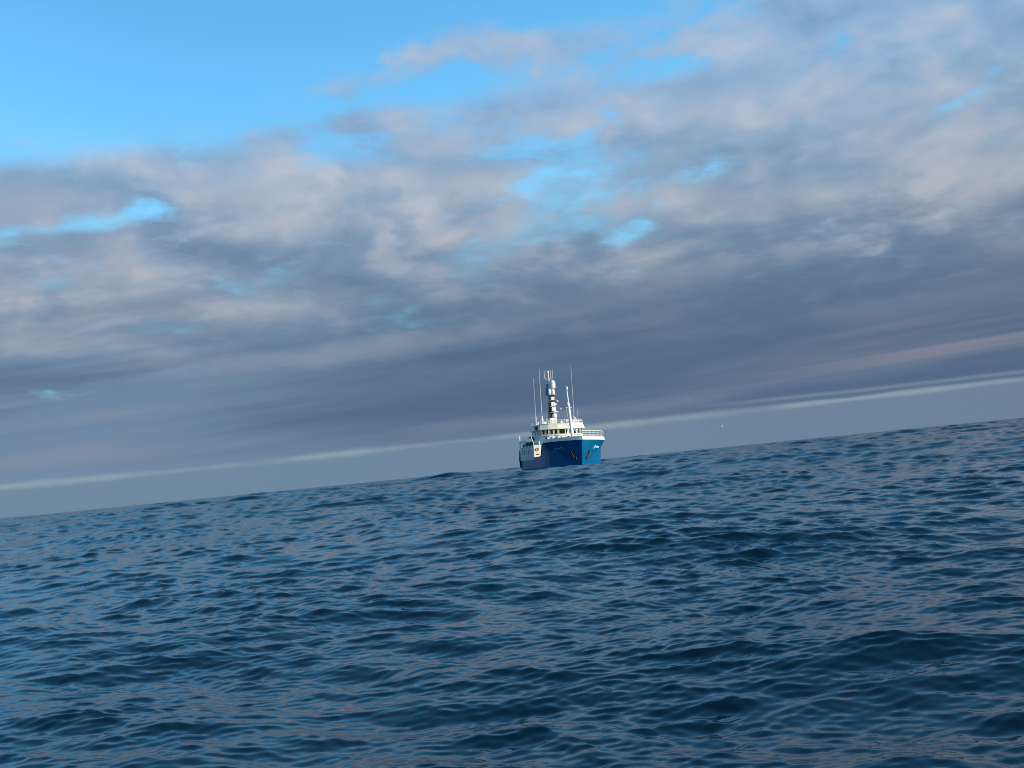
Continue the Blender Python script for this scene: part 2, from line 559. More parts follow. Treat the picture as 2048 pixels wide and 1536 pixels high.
def tube(bm, pts, radii, seg=8, cap=True):
    """A round bar through the points, with one radius per point."""
    pts = [Vector(p) for p in pts]
    if not isinstance(radii, (list, tuple)):
        radii = [radii] * len(pts)
    rings = []
    for i, p in enumerate(pts):
        d = (pts[min(i + 1, len(pts) - 1)] - pts[max(i - 1, 0)]).normalized()
        a = d.orthogonal().normalized()
        if abs(d.z) < 0.99:
            a = d.cross(Vector((0, 0, 1))).normalized()
        c = d.cross(a)
        rings.append([bm.verts.new(p + (a * math.cos(2 * math.pi * k / seg) + c * math.sin(2 * math.pi * k / seg)) * radii[i]) for k in range(seg)])
    for r0, r1 in zip(rings, rings[1:]):
        for k in range(seg):
            bm.faces.new((r0[k], r0[(k + 1) % seg], r1[(k + 1) % seg], r1[k]))
    if cap:
        bm.faces.new(rings[0][::-1])
        bm.faces.new(rings[-1])


def lathe(bm, cx, cy, prof, seg=16):
    """A body of revolution about a vertical axis; prof = (radius, z) from below."""
    rings = [[bm.verts.new((cx + r * math.cos(2 * math.pi * k / seg), cy + r * math.sin(2 * math.pi * k / seg), z)) for k in range(seg)] for r, z in prof]
    for r0, r1 in zip(rings, rings[1:]):
        for k in range(seg):
            bm.faces.new((r0[k], r0[(k + 1) % seg], r1[(k + 1) % seg], r1[k]))
    bm.faces.new(rings[0][::-1])
    bm.faces.new(rings[-1])


def dome_prof(r, z0, z1):
    h = z1 - z0
    body = [(r * 0.80, z0), (r, z0 + h * 0.10), (r, z0 + h * 0.52)]
    for k in range(1, 7):
        a = math.pi / 2 * k / 6.2
        body.append((r * math.cos(a), z0 + h * 0.52 + h * 0.48 * math.sin(a)))
    return body


def prism(bm, plan_bot, plan_top, z0, z1):
    lo = [bm.verts.new((x, y, z0)) for x, y in plan_bot]
    hi = [bm.verts.new((x, y, z1)) for x, y in plan_top]
    n = len(lo)
    for i in range(n):
        bm.faces.new((lo[i], lo[(i + 1) % n], hi[(i + 1) % n], hi[i]))
    bm.faces.new(lo[::-1])
    bm.faces.new(hi)


def interp(v, xs, ys):
    return float(np.interp(v, xs, ys))


# ------------------------------------------------------------------ the fishing vessel
# Own axes: x forward, y to port, z up from the waterline; s = metres aft of the bow tip.
HALF = 16.5
ship = bpy.data.objects.new('fishing_vessel', None)
COL.objects.link(ship)
ship.location = (SHIP_X, SHIP_Y, SHIP_Z)
ship.rotation_mode = 'QUATERNION'
ship.scale = (1.03, 1.03, 1.03)
HEAD = R(SHIP_HEAD)
ship.rotation_quaternion = (Matrix.Rotation(math.atan2(-math.cos(HEAD), math.sin(HEAD)), 3, 'Z')
                            @ Matrix.Rotation(R(-2.9), 3, 'X')).to_quaternion()
ship['label'] = 'blue and white fishing vessel heading towards the viewer on the open sea'
ship['category'] = 'fishing vessel'


def X_(s):
    return HALF - s


ST_S = [0.0, 0.15, 0.5, 1.0, 1.6, 2.4, 3.4, 4.6, 6.0, 6.8, 7.5, 8.2, 8.8, 9.3, 9.8, 10.2, 10.6, 11.0, 11.3, 12.8, 14.0, 18.0, 24.0, 29.0, 31.5, 33.0, 34.4, 35.0]
Y_DECK = ([0.0, 0.15, 0.5, 1.0, 2.0, 3.0, 4.0, 5.0, 6.0, 7.5, 10.0, 14.0, 26.0, 33.0, 34.4, 35.0], [0.06, 0.27, 0.72, 1.32, 2.50, 3.60, 4.55, 5.22, 5.55, 5.62, 5.45, 5.12, 5.10, 4.75, 4.45, 4.1])
Y_WL = ([0.0, 0.9, 1.0, 2.0, 3.0, 4.0, 5.0, 6.0, 8.0, 10.0, 26.0, 33.0, 35.0], [0.05, 0.06, 0.12, 1.08, 2.06, 3.02, 3.88, 4.52, 4.95, 5.0, 4.9, 4.5, 3.9])
SHEER = ([0.0, 4.0, 6.0, 7.5, 8.8, 9.8, 10.6, 11.3, 35.0], [4.42, 4.38, 4.28, 4.06, 3.62, 3.02, 2.35, 1.98, 1.95])


def knuckle(s):
    return interp(s, [0.0, 1.0, 4.8, 9.5, 12.8, 35.0], [0.02, 0.06, 2.9, 2.6, 1.45, 1.40])


def half_breadth(s, z):
    """Half breadth of the hull at s metres aft of the tip, z above the water."""
    yd, yw = interp(s, *Y_DECK), interp(s, *Y_WL)
    zk, zs = knuckle(s), 4.4
    yk = yw + (yd - yw) * 0.16
    if z <= zk:
        return yw + (yk - yw) * max(z, -0.6) / max(zk, 0.05) if z > 0 else yw * (1 + z * 0.10)
    f = min(1.0, (z - zk) / (zs - zk))
    return yk + (yd - yk) * f ** 1.15


def stem_x(s, z):
    """The stem is raked: low points of the first stations move aft."""
    rake = 0.95 * (1 - max(min(z, 4.4), -1.5) / 4.4)
    return X_(s) - rake * max(0.0, 1 - s / 1.2)


def hull_pt(s, z, side):
    return Vector((stem_x(s, z), side * half_breadth(s, z), z))


def hull_levels(s):
    zk, zs = knuckle(s), interp(s, *SHEER)
    lv = [-1.4, -0.6, 0.0, zk * 0.5, zk]
    lv += [zk + (zs - zk) * f for f in (0.25, 0.5, 0.75, 1.0)]
    return lv


bm = bmesh.new()
cols = {}
for side in (-1, 1):
    cols[side] = [[bm.verts.new(hull_pt(s, z, side)) for z in hull_levels(s)] for s in ST_S]
    for a, c in zip(cols[side], cols[side][1:]):
        for k in range(len(a) - 1):
            bm.faces.new((a[k], c[k], c[k + 1], a[k + 1]))
for k in range(len(cols[1][0]) - 1):          # stem bar and transom
    bm.faces.new((cols[-1][0][k], cols[1][0][k], cols[1][0][k + 1], cols[-1][0][k + 1]))
    bm.faces.new((cols[-1][-1][k], cols[-1][-1][k + 1], cols[1][-1][k + 1], cols[1][-1][k]))
for a, c, a2, c2 in zip(cols[-1], cols[-1][1:], cols[1], cols[1][1:]):
    bm.faces.new((a[0], c[0], c2[0], a2[0]))
hull = obj('hull', bm, M_BLUE, ship)


def side_strip(bm, s_list, z_lo, z_hi, side, out0, out1, thick=0.10):
    """A plate that follows the hull side: z_lo(s), z_hi(s), standing out0..out1 beyond it."""
    rows = []
    for s in s_list:
        lo, hi = z_lo(s), z_hi(s)
        p, q = hull_pt(s, lo, side), hull_pt(s, lo, side)
        q.z = hi
        t = hull_pt(s + 0.05, lo, side) - hull_pt(max(s - 0.05, 0), lo, side)
        t.z = 0
        nrm = Vector((t.y, -t.x, 0)).normalized()
        if nrm.y * side < 0:
            nrm = -nrm
        if s < 0.05:
            nrm = Vector((1, 0, 0))
        rows.append([bm.verts.new(v) for v in (p + nrm * out0, q + nrm * out1, q + nrm * (out1 - thick), p + nrm * (out0 - thick))])
    for a, c in zip(rows, rows[1:]):
        for k in range(4):
            bm.faces.new((a[k], c[k], c[(k + 1) % 4], a[(k + 1) % 4]))
    bm.faces.new(rows[0])
    bm.faces.new(rows[-1][::-1])


sh = lambda s: interp(s, *SHEER)
BOW_S = [0.0, 0.15, 0.5, 1.0, 1.6, 2.4, 3.4, 4.6, 6.0, 6.8, 7.5, 8.2, 8.8, 9.3, 9.8, 10.2, 10.6, 11.0, 11.3]
for side in (-1, 1):
    bm = bmesh.new()
    side_strip(bm, BOW_S, lambda s: sh(s) - 0.10, lambda s: sh(s) + interp(s, [0, 5, 9, 11.3], [0.55, 0.48, 0.30, 0.16]), side, 0.10, 0.0, 0.14)
    st = obj('bulwark_strake', bm, M_WHITE, ship)
    bm = bmesh.new()
    side_strip(bm, [11.3, 12.8, 14, 18, 24, 29, 31.5, 33.0, 34.4], lambda s: sh(s) - 0.14, lambda s: sh(s) + 0.02, side, 0.09, 0.09, 0.16)
    obj('rubbing_strake', bm, M_STEEL, ship)
    bm = bmesh.new()
    for s, z0 in ((33.0, 0.6), (33.8, 0.5)):
        p = hull_pt(s, 1.0, side)
        tube(bm, [(p.x, p.y + side * 0.14, z0 - 0.3), (p.x, p.y + side * 0.22, 2.0), (p.x, p.y + side * 0.16, 3.7)], [0.10, 0.20, 0.12], 8)
    obj('stern_fender', bm, M_RUBBER, ship)

# decks
bm = bmesh.new()
ring = [(X_(s) - 0.2, half_breadth(s, 3.4) - 0.16) for s in (0.6, 1.0, 1.6, 2.4, 3.4, 4.6, 6.0, 7.4, 8.6)]
prism(bm, ring + [(x, -y) for x, y in ring[::-1]], ring + [(x, -y) for x, y in ring[::-1]], 3.45, 3.60)
obj('foredeck', bm, M_GREY, ship)
bm = bmesh.new()
box(bm, X_(17.2), X_(8.7), -4.7, 4.7, 1.55, 1.70)
box(bm, X_(8.9), X_(8.6), -4.8, 4.8, 1.70, 3.59)
obj('well_deck', bm, M_GREY, ship)

# lower house over the full breadth, with its frames and ports along the side
bm = bmesh.new()
plan = [(X_(s), interp(s, *Y_DECK) - 0.06) for s in (17.0, 18.0, 24.0, 29.0, 32.5, 34.2)]
plan = plan + [(x, -y) for x, y in plan[::-1]]
prism(bm, plan, plan, 1.60, 4.0)
lower = obj('lower_house', bm, M_SUNWARM, ship)
bm = bmesh.new()
edge = [(x + (0.08 if i in (0, 11) else 0), y * 1.018) for i, (x, y) in enumerate(plan)]
prism(bm, edge, edge, 4.0, 4.14)
obj('shelter_deck', bm, M_WHITE, lower)
for side in (-1, 1):
    for i in range(10):
        s = 18.6 + i * 1.32
        y = interp(s, *Y_DECK) - 0.06
        bm = bmesh.new()
        box(bm, X_(s) - 0.10, X_(s) + 0.10, side * y - 0.05, side * (y + 0.07) + 0.0, 1.75, 3.98)
        obj('side_frame', bm, M_WHITE, lower)
    for i in range(5):
        s = 20.0 + i * 2.3
        y = interp(s, *Y_DECK) - 0.06
        bm = bmesh.new()
        box(bm, X_(s) - 0.34, X_(s) + 0.34, side * y - 0.02, side * y + 0.02, 2.7, 3.5)
        obj('freeing_port', bm, M_SHADEBLUE, lower)
# things on its front, beside the well deck
bm = bmesh.new()
N, Mn = 20, 8
for cyy in (-4.45,):
    vs = [[bm.verts.new((X_(17.0) + 0.10 + 0.07 * math.sin(2 * math.pi * j / Mn), cyy + (0.25 + 0.06 * math.cos(2 * math.pi * j / Mn)) * math.cos(2 * math.pi * i / N),
                         3.38 + (0.25 + 0.06 * math.cos(2 * math.pi * j / Mn)) * math.sin(2 * math.pi * i / N))) for j in range(Mn)] for i in range(N)]
    for i in range(N):
        for j in range(Mn):
            bm.faces.new((vs[i][j], vs[(i + 1) % N][j], vs[(i + 1) % N][(j + 1) % Mn], vs[i][(j + 1) % Mn]))
obj('lifebuoy', bm, M_ORANGE, ship, True)
for y in (-4.62, -4.40, -4.18):
    bm = bmesh.new()
    box(bm, X_(17.0) - 0.01, X_(17.0) + 0.05, y - 0.07, y + 0.07, 2.40, 2.60)
    obj('vent_grille', bm, M_BLACK, lower)
for y in (-3.2, -1.4, 1.4, 3.2):
    bm = bmesh.new()
    box(bm, X_(17.0) - 0.01, X_(17.0) + 0.06, y - 0.38, y + 0.38, 1.80, 3.65)
    d = obj('door', bm, M_WHITE, lower)
    bm = bmesh.new()
    box(bm, X_(17.0) + 0.05, X_(17.0) + 0.10, y - 0.17, y + 0.17, 3.0, 3.4)
    obj('pane', bm, M_GLASS, d)

# deck house under the bridge
FRONT = [(19.4, -3.85), (18.6, -2.6), (18.2, -0.9), (18.2, 0.9), (18.6, 2.6), (19.4, 3.85)]


def house_plan(off, back=28.5, fwd=0.0):
    f = [(X_(s) + off + fwd, y * (1 + off / 3.85)) for s, y in FRONT]
    return f + [(X_(back) - off, 3.85 + off), (X_(back) - off, -3.85 - off)]


bm = bmesh.new()
prism(bm, house_plan(0.0, fwd=-0.05), house_plan(0.0, fwd=-0.05), 3.60, 5.30)
deckhouse = obj('deck_house', bm, M_SUNWARM, ship)
bm = bmesh.new()
prism(bm, house_plan(0.10), house_plan(0.10), 5.30, 5.40)
obj('ledge', bm, M_WHITE, deckhouse)
bm = bmesh.new()
prism(bm, house_plan(-0.02), house_plan(0.03), 5.40, 6.46)
bridge = obj('wheelhouse', bm, M_SUNWARM, ship)


def on_front(y):
    """Point and outward direction on the faceted front at offset y to port."""
    for (s0, y0), (s1, y1) in zip(FRONT, FRONT[1:]):
        if y0 <= y <= y1:
            s = s0 + (s1 - s0) * (y - y0) / (y1 - y0)
            t = Vector((-(s1 - s0), y1 - y0, 0)).normalized()
            return Vector((X_(s), y, 0)), t, Vector((t.y, -t.x, 0))


def slab(bm, c, t, n, w, z0, z1, d0, d1):
    vs = [c + t * a + n * d + Vector((0, 0, z)) for d in (d0, d1) for a in (-w / 2, w / 2) for z in (z0, z1)]
    v = [bm.verts.new(p) for p in vs]
    for f in ((0, 1, 3, 2), (4, 6, 7, 5), (0, 4, 5, 1), (2, 3, 7, 6), (0, 2, 6, 4), (1, 5, 7, 3)):
        bm.faces.new([v[i] for i in f])


def window(c, t, n, w, z0, z1, parent):
    bm = bmesh.new()
    e = 0.06
    for a0, a1, b0, b1 in ((-w / 2, -w / 2 + e, z0, z1), (w / 2 - e, w / 2, z0, z1), (-w / 2 + e, w / 2 - e, z0, z0 + e), (-w / 2 + e, w / 2 - e, z1 - e, z1)):
        slab(bm, c + t * (a0 + a1) / 2, t, n, a1 - a0, b0, b1, -0.02, 0.07)
    o = obj('window', bm, M_WHITE, parent)
    bm = bmesh.new()
    slab(bm, c, t, n, w - 2 * e, z0 + e, z1 - e, -0.01, 0.035)
    obj('pane', bm, M_GLASS, o)


for y, w, z0, z1 in ((-3.50, 0.60, 5.48, 6.38), (-2.88, 0.56, 5.50, 6.38), (-2.13, 0.62, 5.50, 6.38), (-1.34, 0.66, 5.50, 6.38), (-0.24, 1.22, 5.50, 6.40),
                     (0.62, 0.40, 5.50, 6.38), (1.36, 0.66, 5.50, 6.38), (2.20, 0.60, 5.50, 6.38), (3.00, 0.56, 5.50, 6.38), (3.58, 0.42, 5.50, 6.38)):
    c, t, n = on_front(y)
    window(c, t, n, w, z0, z1, bridge)
for y in (-3.1, -2.1, -1.2, -0.2, 0.9, 2.0, 3.1):
    c, t, n = on_front(y)
    c.x -= 0.05
    window(c, t, n, 0.50, 4.50, 5.14, deckhouse)
for side in (-1, 1):
    for s, w in ((20.3, 0.7), (21.4, 0.8), (22.5, 0.8), (24.5, 0.8)):
        window(Vector((X_(s), side * 3.85, 0)), Vector((1, 0, 0)), Vector((0, side, 0)), w, 5.55, 6.35, bridge)
    bm = bmesh.new()
    box(bm, X_(23.9), X_(23.2), side * 3.85 - 0.05, side * 3.85 + 0.05, 4.2, 6.2)
    obj('door', bm, M_WHITE, bridge)

# visor band and roof
bm = bmesh.new()
prism(bm, house_plan(0.42), house_plan(0.12), 6.46, 7.42)
roof = obj('roof', bm, M_SUNWARM, ship)
bm = bmesh.new()
prism(bm, house_plan(0.20), house_plan(0.20), 7.42, 7.50)
obj('roof_edge', bm, M_WHITE, roof)


def rail(bm, pts, z_levels, post_h, r=0.03, posts=True):
    for z in z_levels:
        tube(bm, [(x, y, z0 + z) for x, y, z0 in pts], r, 6)
    if posts:
        for x, y, z0 in pts:
            tube(bm, [(x, y, z0), (x, y, z0 + post_h)], r * 1.1, 6)


rp = house_plan(0.05)
front_rail = []
for (xa, ya), (xb, yb) in zip(rp[:5], rp[1:6]):
    for k in range(3):
        front_rail.append((xa + (xb - xa) * k / 3, ya + (yb - ya) * k / 3, 7.5))
front_rail.append((rp[5][0], rp[5][1], 7.5))
bm = bmesh.new()
rail(bm, front_rail, (0.35, 0.62), 0.62, 0.035)
obj('roof_railing', bm, M_WHITE, roof)
for side in (-1, 1):
    bm = bmesh.new()
    rail(bm, [(X_(s), side * 3.9, 7.5) for s in (19.4, 21, 22.6, 24.2, 26, 28)], (0.35, 0.62), 0.62, 0.035)
    obj('roof_railing', bm, M_WHITE, roof)
    # sidelight screens on the wings
    bm = bmesh.new()
    box(bm, X_(22.6), X_(21.4), side * 4.30 - 0.20, side * 4.30 + 0.24, 6.55, 7.20, 0.02)
    obj('sidelight_screen', bm, M_BLACK, roof)
# lockers, boxes and stub posts along the roof
for s, y, w, h in ((20.5, -2.9, 0.5, 0.5), (21.0, 0.4, 0.5, 0.55), (20.2, 2.3, 1.0, 0.50), (20.4, 3.2, 0.7, 0.55), (21.6, -1.2, 0.6, 0.5), (20.6, 1.3, 0.35, 0.75)):
    bm = bmesh.new()
    box(bm, X_(s) - w / 2, X_(s) + w / 2, y - w / 2, y + w / 2, 7.5, 7.5 + h, 0.04)
    obj('roof_locker', bm, M_SUNWARM, roof)
for s, y, h, r in ((24.0, -3.85, 1.7, 0.11), (24.6, -3.30, 0.7, 0.10), (24.2, -2.65, 1.3, 0.09), (25.0, -2.30, 1.2, 0.12), (26.0, -2.25, 1.8, 0.11), (26.3, -1.30, 1.3, 0.08),
                   (23.9, 3.45, 1.5, 0.11), (23.0, 3.55, 1.2, 0.10), (21.0, 2.0, 0.9, 0.06)):
    bm = bmesh.new()
    lathe(bm, X_(s), y, [(r * 0.8, 7.5), (r * 0.8, 7.5 + h * 0.62), (r, 7.5 + h * 0.66), (r, 7.5 + h * 0.9), (r * 0.5, 7.5 + h)], 8)
    obj('antenna_base', bm, M_WHITE, roof)
for s, y, z0, z1, r in ((24.0, -3.85, 9.0, 16.5, 0.024), (26.0, -2.25, 9.2, 18.4, 0.032), (23.9, 3.47, 8.9, 18.6, 0.028), (20.0, 1.50, 7.5, 10.6, 0.03), (22.0, 3.80, 7.5, 10.4, 0.025)):
    bm = bmesh.new()
    lean = 0.35 if s == 20.0 else 0.08
    tube(bm, [(X_(s), y, z0), (X_(s) - 0.05, y - lean * 0.4, (z0 + z1) / 2), (X_(s) - 0.12, y - lean, z1)], [r * 1.2, r, r * 0.55], 6)
    obj('whip_antenna', bm, M_STEEL if z1 < 11 else M_WHITE, roof)

# main mast
MX = X_(26.6)
bm = bmesh.new()
box(bm, MX - 0.75, MX + 0.75, -0.68, 0.68, 6.7, 8.40, 0.05)
mast = obj('mast', bm, M_SUNWARM, ship)
bm = bmesh.new()
prism(bm, [(MX - 0.5, -0.72), (MX + 0.42, -0.72), (MX + 0.42, 0.48), (MX - 0.5, 0.48)], [(MX - 0.35, -0.52), (MX + 0.30, -0.52), (MX + 0.30, 0.38), (MX - 0.35, 0.38)], 8.40, 12.75)
obj('tower', bm, M_BROWN, mast)
for z, w in ((9.35, 0.85), (10.55, 0.8), (11.75, 0.8), (12.75, 0.85)):
    bm = bmesh.new()
    box(bm, MX - 0.5, MX + 0.95, -w * 0.75, w, z, z + 0.07)
    obj('platform', bm, M_STEEL, mast)
bm = bmesh.new()
lathe(bm, MX + 0.62, 0.28, dome_prof(0.46, 8.42, 9.32), 14)
obj('satellite_dome', bm, M_DOME, mast, True)
bm = bmesh.new()
box(bm, MX + 0.44, MX + 0.90, -0.20, 0.56, 9.46, 10.50, 0.05)
obj('equipment_box', bm, M_DOME, mast)
bm = bmesh.new()
box(bm, MX + 0.40, MX + 0.84, -0.28, 0.50, 10.66, 11.40, 0.05)
box(bm, MX + 0.55, MX + 0.75, -0.05, 0.80, 10.86, 11.12, 0.03)
obj('radar_scanner', bm, M_DOME, mast)
bm = bmesh.new()
box(bm, MX + 0.40, MX + 0.78, -0.26, 0.40, 11.84, 12.40, 0.04)
obj('equipment_box', bm, M_DOME, mast)
for y, r, z0, z1, x in ((-0.42, 0.28, 12.84, 14.05, 0.35), (0.24, 0.38, 12.84, 13.95, 0.45)):
    bm = bmesh.new()
    lathe(bm, MX + x, y, dome_prof(r, z0, z1), 14)
    obj('satellite_dome', bm, M_DOME, mast, True)
bm = bmesh.new()
lathe(bm, MX + 0.25, 0.30, dome_prof(0.52, 14.02, 15.70), 18)
obj('radome', bm, M_DOME, mast, True)
bm = bmesh.new()
prism(bm, [(MX - 0.9, -1.00), (MX - 0.35, -1.00), (MX - 0.35, -0.50), (MX - 0.9, -0.50)], [(MX - 0.9, -0.72), (MX - 0.4, -0.72), (MX - 0.4, -0.36), (MX - 0.9, -0.36)], 12.82, 15.0)
obj('shade_toned_dome', bm, M_SHADEBLUE, mast)  # tapered block for a white dome, its shade painted in
bm = bmesh.new()
box(bm, MX - 0.2, MX - 0.05, -0.62, -0.50, 11.4, 12.6)
obj('side_lamp', bm, M_WHITE, mast)
bm = bmesh.new()
tube(bm, [(MX - 0.1, -0.28, 12.8), (MX - 0.1, -0.30, 15.9), (MX - 0.1, -0.42, 17.1)], [0.13, 0.10, 0.085], 8)
obj('topmast', bm, M_WHITE, mast)
bm = bmesh.new()
tube(bm, [(MX - 0.1, -1.12, 16.10), (MX - 0.1, -0.85, 15.85), (MX - 0.1, -0.30, 15.82), (MX - 0.1, 0.25, 15.95), (MX - 0.1, 0.52, 16.12)], [0.11, 0.09, 0.08, 0.09, 0.11], 8)
obj('crosstree', bm, M_STEEL, mast)
bm = bmesh.new()
lathe(bm, MX - 0.1, -0.42, [(0.08, 17.0), (0.17, 17.12), (0.20, 17.3), (0.12, 17.45), (0.05, 17.5)], 10)
tube(bm, [(MX - 0.1, -0.62, 17.40), (MX - 0.1, -0.42, 17.22), (MX - 0.1, -0.24, 17.44)], 0.06, 6)
obj('masthead_lamp', bm, M_DOME, mast)
for y, z1 in ((-1.12, 17.7), (0.10, 17.6), (0.48, 17.9)):
    bm = bmesh.new()
    tube(bm, [(MX - 0.1, y, 16.0), (MX - 0.1, y - 0.05, z1)], [0.045, 0.02], 6)
    obj('whip_antenna', bm, M_WHITE, mast)
bm = bmesh.new()
tube(bm, [(MX + 0.3, 0.35, 12.8), (MX + 3.4, 1.75, 7.9)], 0.018, 5)
tube(bm, [(MX + 0.3, 0.50, 10.6), (MX + 1.6, 1.15, 7.6)], 0.018, 5)
obj('stay_wire', bm, M_STEEL, mast)
for x, y, z in ((MX + 1.05, 0.92, 11.55), (MX + 1.95, 1.25, 10.02)):
    bm = bmesh.new()
    lathe(bm, x, y, [(0.05, z - 0.18), (0.15, z - 0.10), (0.17, z + 0.02), (0.12, z + 0.13), (0.04, z + 0.18)], 10)
    obj('stay_lamp', bm, M_DOME, mast, True)
bm = bmesh.new()
tube(bm, [(MX + 0.5, 0.35, 9.55), (MX + 0.6, 1.1, 9.58)], 0.09, 6)
obj('bracket', bm, M_WHITE, mast)

# foremast
bm = bmesh.new()
tube(bm, [(X_(8.3), 0, 3.6), (X_(9.5), 0, 7.6), (X_(10.35), 0, 10.5), (X_(10.55), 0, 11.2)], [0.30, 0.26, 0.22, 0.20], 12)
fmast = obj('foremast', bm, M_WHITE, ship, True)
bm = bmesh.new()
tube(bm, [(X_(10.55), 0, 11.15), (X_(11.15), -0.03, 13.45)], [0.15, 0.10], 10)
obj('topmast', bm, M_WHITE, fmast, True)
bm = bmesh.new()
tube(bm, [(X_(10.3), -0.52, 10.38), (X_(10.3), 0.52, 10.42)], 0.07, 8)
obj('crosstree', bm, M_WHITE, fmast)
bm = bmesh.new()
lathe(bm, X_(11.17), -0.03, [(0.10, 13.4), (0.10, 13.62), (0.21, 13.72), (0.25, 13.95), (0.18, 14.16), (0.06, 14.26)], 12)
obj('masthead_lamp', bm, M_DOME, fmast, True)
bm = bmesh.new()
lathe(bm, X_(10.38), -0.16, [(0.05, 10.9), (0.16, 11.0), (0.16, 11.3), (0.05, 11.4)], 10)
obj('lamp', bm, M_DOME, fmast, True)
bm = bmesh.new()
tube(bm, [(X_(9.6), -0.1, 7.8), (X_(8.4), -1.7, 3.62)], 0.05, 6)
tube(bm, [(X_(9.6), 0.1, 7.8), (X_(8.4), 1.7, 3.62)], 0.05, 6)
obj('brace', bm, M_WHITE, fmast)

# bow railing, port and starboard
for side, s_list in ((1, [0.25, 0.8, 1.6, 2.4, 3.4, 4.6, 6.0, 8.0]), (-1, [0.25, 0.6, 1.0])):
    pts = []
    for s in s_list:
        pts.append((X_(s) - 0.1, side * (interp(s, *Y_DECK) - 0.30), sh(s) + 0.48))
    bm = bmesh.new()
    rail(bm, pts, (0.30, 0.62), 0.98, 0.028)
    tube(bm, [(x, y, z + 0.98) for x, y, z in pts], 0.055, 6)
    obj('bow_railing', bm, M_WHITE, ship)
# gear on the foredeck seen over the bulwark
bm = bmesh.new()
box(bm, X_(6.6), X_(5.2), 0.4, 2.0, 3.6, 4.9, 0.06)
tube(bm, [(X_(5.9), -0.3, 4.7), (X_(5.9), 2.6, 4.7)], 0.42, 12)
obj('anchor_windlass', bm, M_GREY, ship)
for s, y, h, r in ((8.1, -4.2, 1.55, 0.12), (8.2, -3.3, 1.7, 0.15), (8.0, -2.5, 1.5, 0.12), (8.2, -1.6, 1.75, 0.16), (8.0, -0.9, 1.6, 0.10), (8.2, 1.2, 1.7, 0.12), (8.1, 2.3, 1.6, 0.14), (8.2, 3.3, 1.5, 0.10)):
    bm = bmesh.new()
    lathe(bm, X_(s), y, [(r, 3.6), (r, 3.6 + h * 0.75), (r * 1.5, 3.6 + h * 0.78), (r * 1.5, 3.6 + h * 0.95), (r * 0.7, 3.6 + h)], 10)
    obj('deck_ventilator', bm, M_WHITE, ship)
bm = bmesh.new()
box(bm, X_(7.4), X_(6.0), 2.2, 4.2, 3.6, 5.2, 0.05)
obj('rope_locker', bm, M_STEEL, ship)
bm = bmesh.new()
tube(bm, [(X_(17.6), -4.75, 3.6), (X_(18.0), -5.0, 4.9), (X_(18.6), -5.2, 5.9)], [0.09, 0.08, 0.06], 8)
obj('davit', bm, M_WHITE, ship)
bm = bmesh.new()
tube(bm, [(X_(17.1), -3.95, 1.7), (X_(17.15), -3.95, 4.9)], [0.13, 0.12], 8)
obj('hauler_post', bm, M_WHITE, ship)

# aft working deck
bm = bmesh.new()
tube(bm, [(X_(33.8), -4.45, 4.1), (X_(33.8), -4.50, 6.4), (X_(33.6), -4.50, 6.7)], [0.11, 0.09, 0.06], 8)
obj('stern_post', bm, M_WHITE, ship)
bm = bmesh.new()
box(bm, X_(33.4), X_(28.0), -4.5, -4.38, 5.05, 5.45)
for s in (33.2, 31.4, 29.6, 28.2):
    tube(bm, [(X_(s), -4.44, 4.14), (X_(s), -4.44, 5.1)], 0.045, 6)
obj('gear_screen', bm, M_WHITE, ship)
bm = bmesh.new()
for k in range(7):
    s = 33.0 - k * 0.95
    lathe(bm, X_(s), -3.5 + 0.25 * (k % 2), [(0.55, 4.14), (0.60, 4.5), (0.42, 4.85 + 0.1 * (k % 3)), (0.12, 5.0 + 0.1 * (k % 3))], 10)
obj('covered_gear', bm, M_GREEN, ship)
bm = bmesh.new()
tube(bm, [(X_(25.6), -3.4, 4.14), (X_(25.6), -3.4, 5.7), (X_(25.2), -3.9, 5.95)], [0.22, 0.20, 0.16], 8)
box(bm, X_(25.9), X_(25.0), -4.2, -3.5, 5.7, 6.0, 0.05)
obj('deck_crane', bm, M_GREEN, ship)

for o in (deckhouse, bridge, roof):
    o.location = (1.2, 0.60, 0.50)
mast.location = (0.0, 0.75, 1.05)
fmast.location.y = 0.35

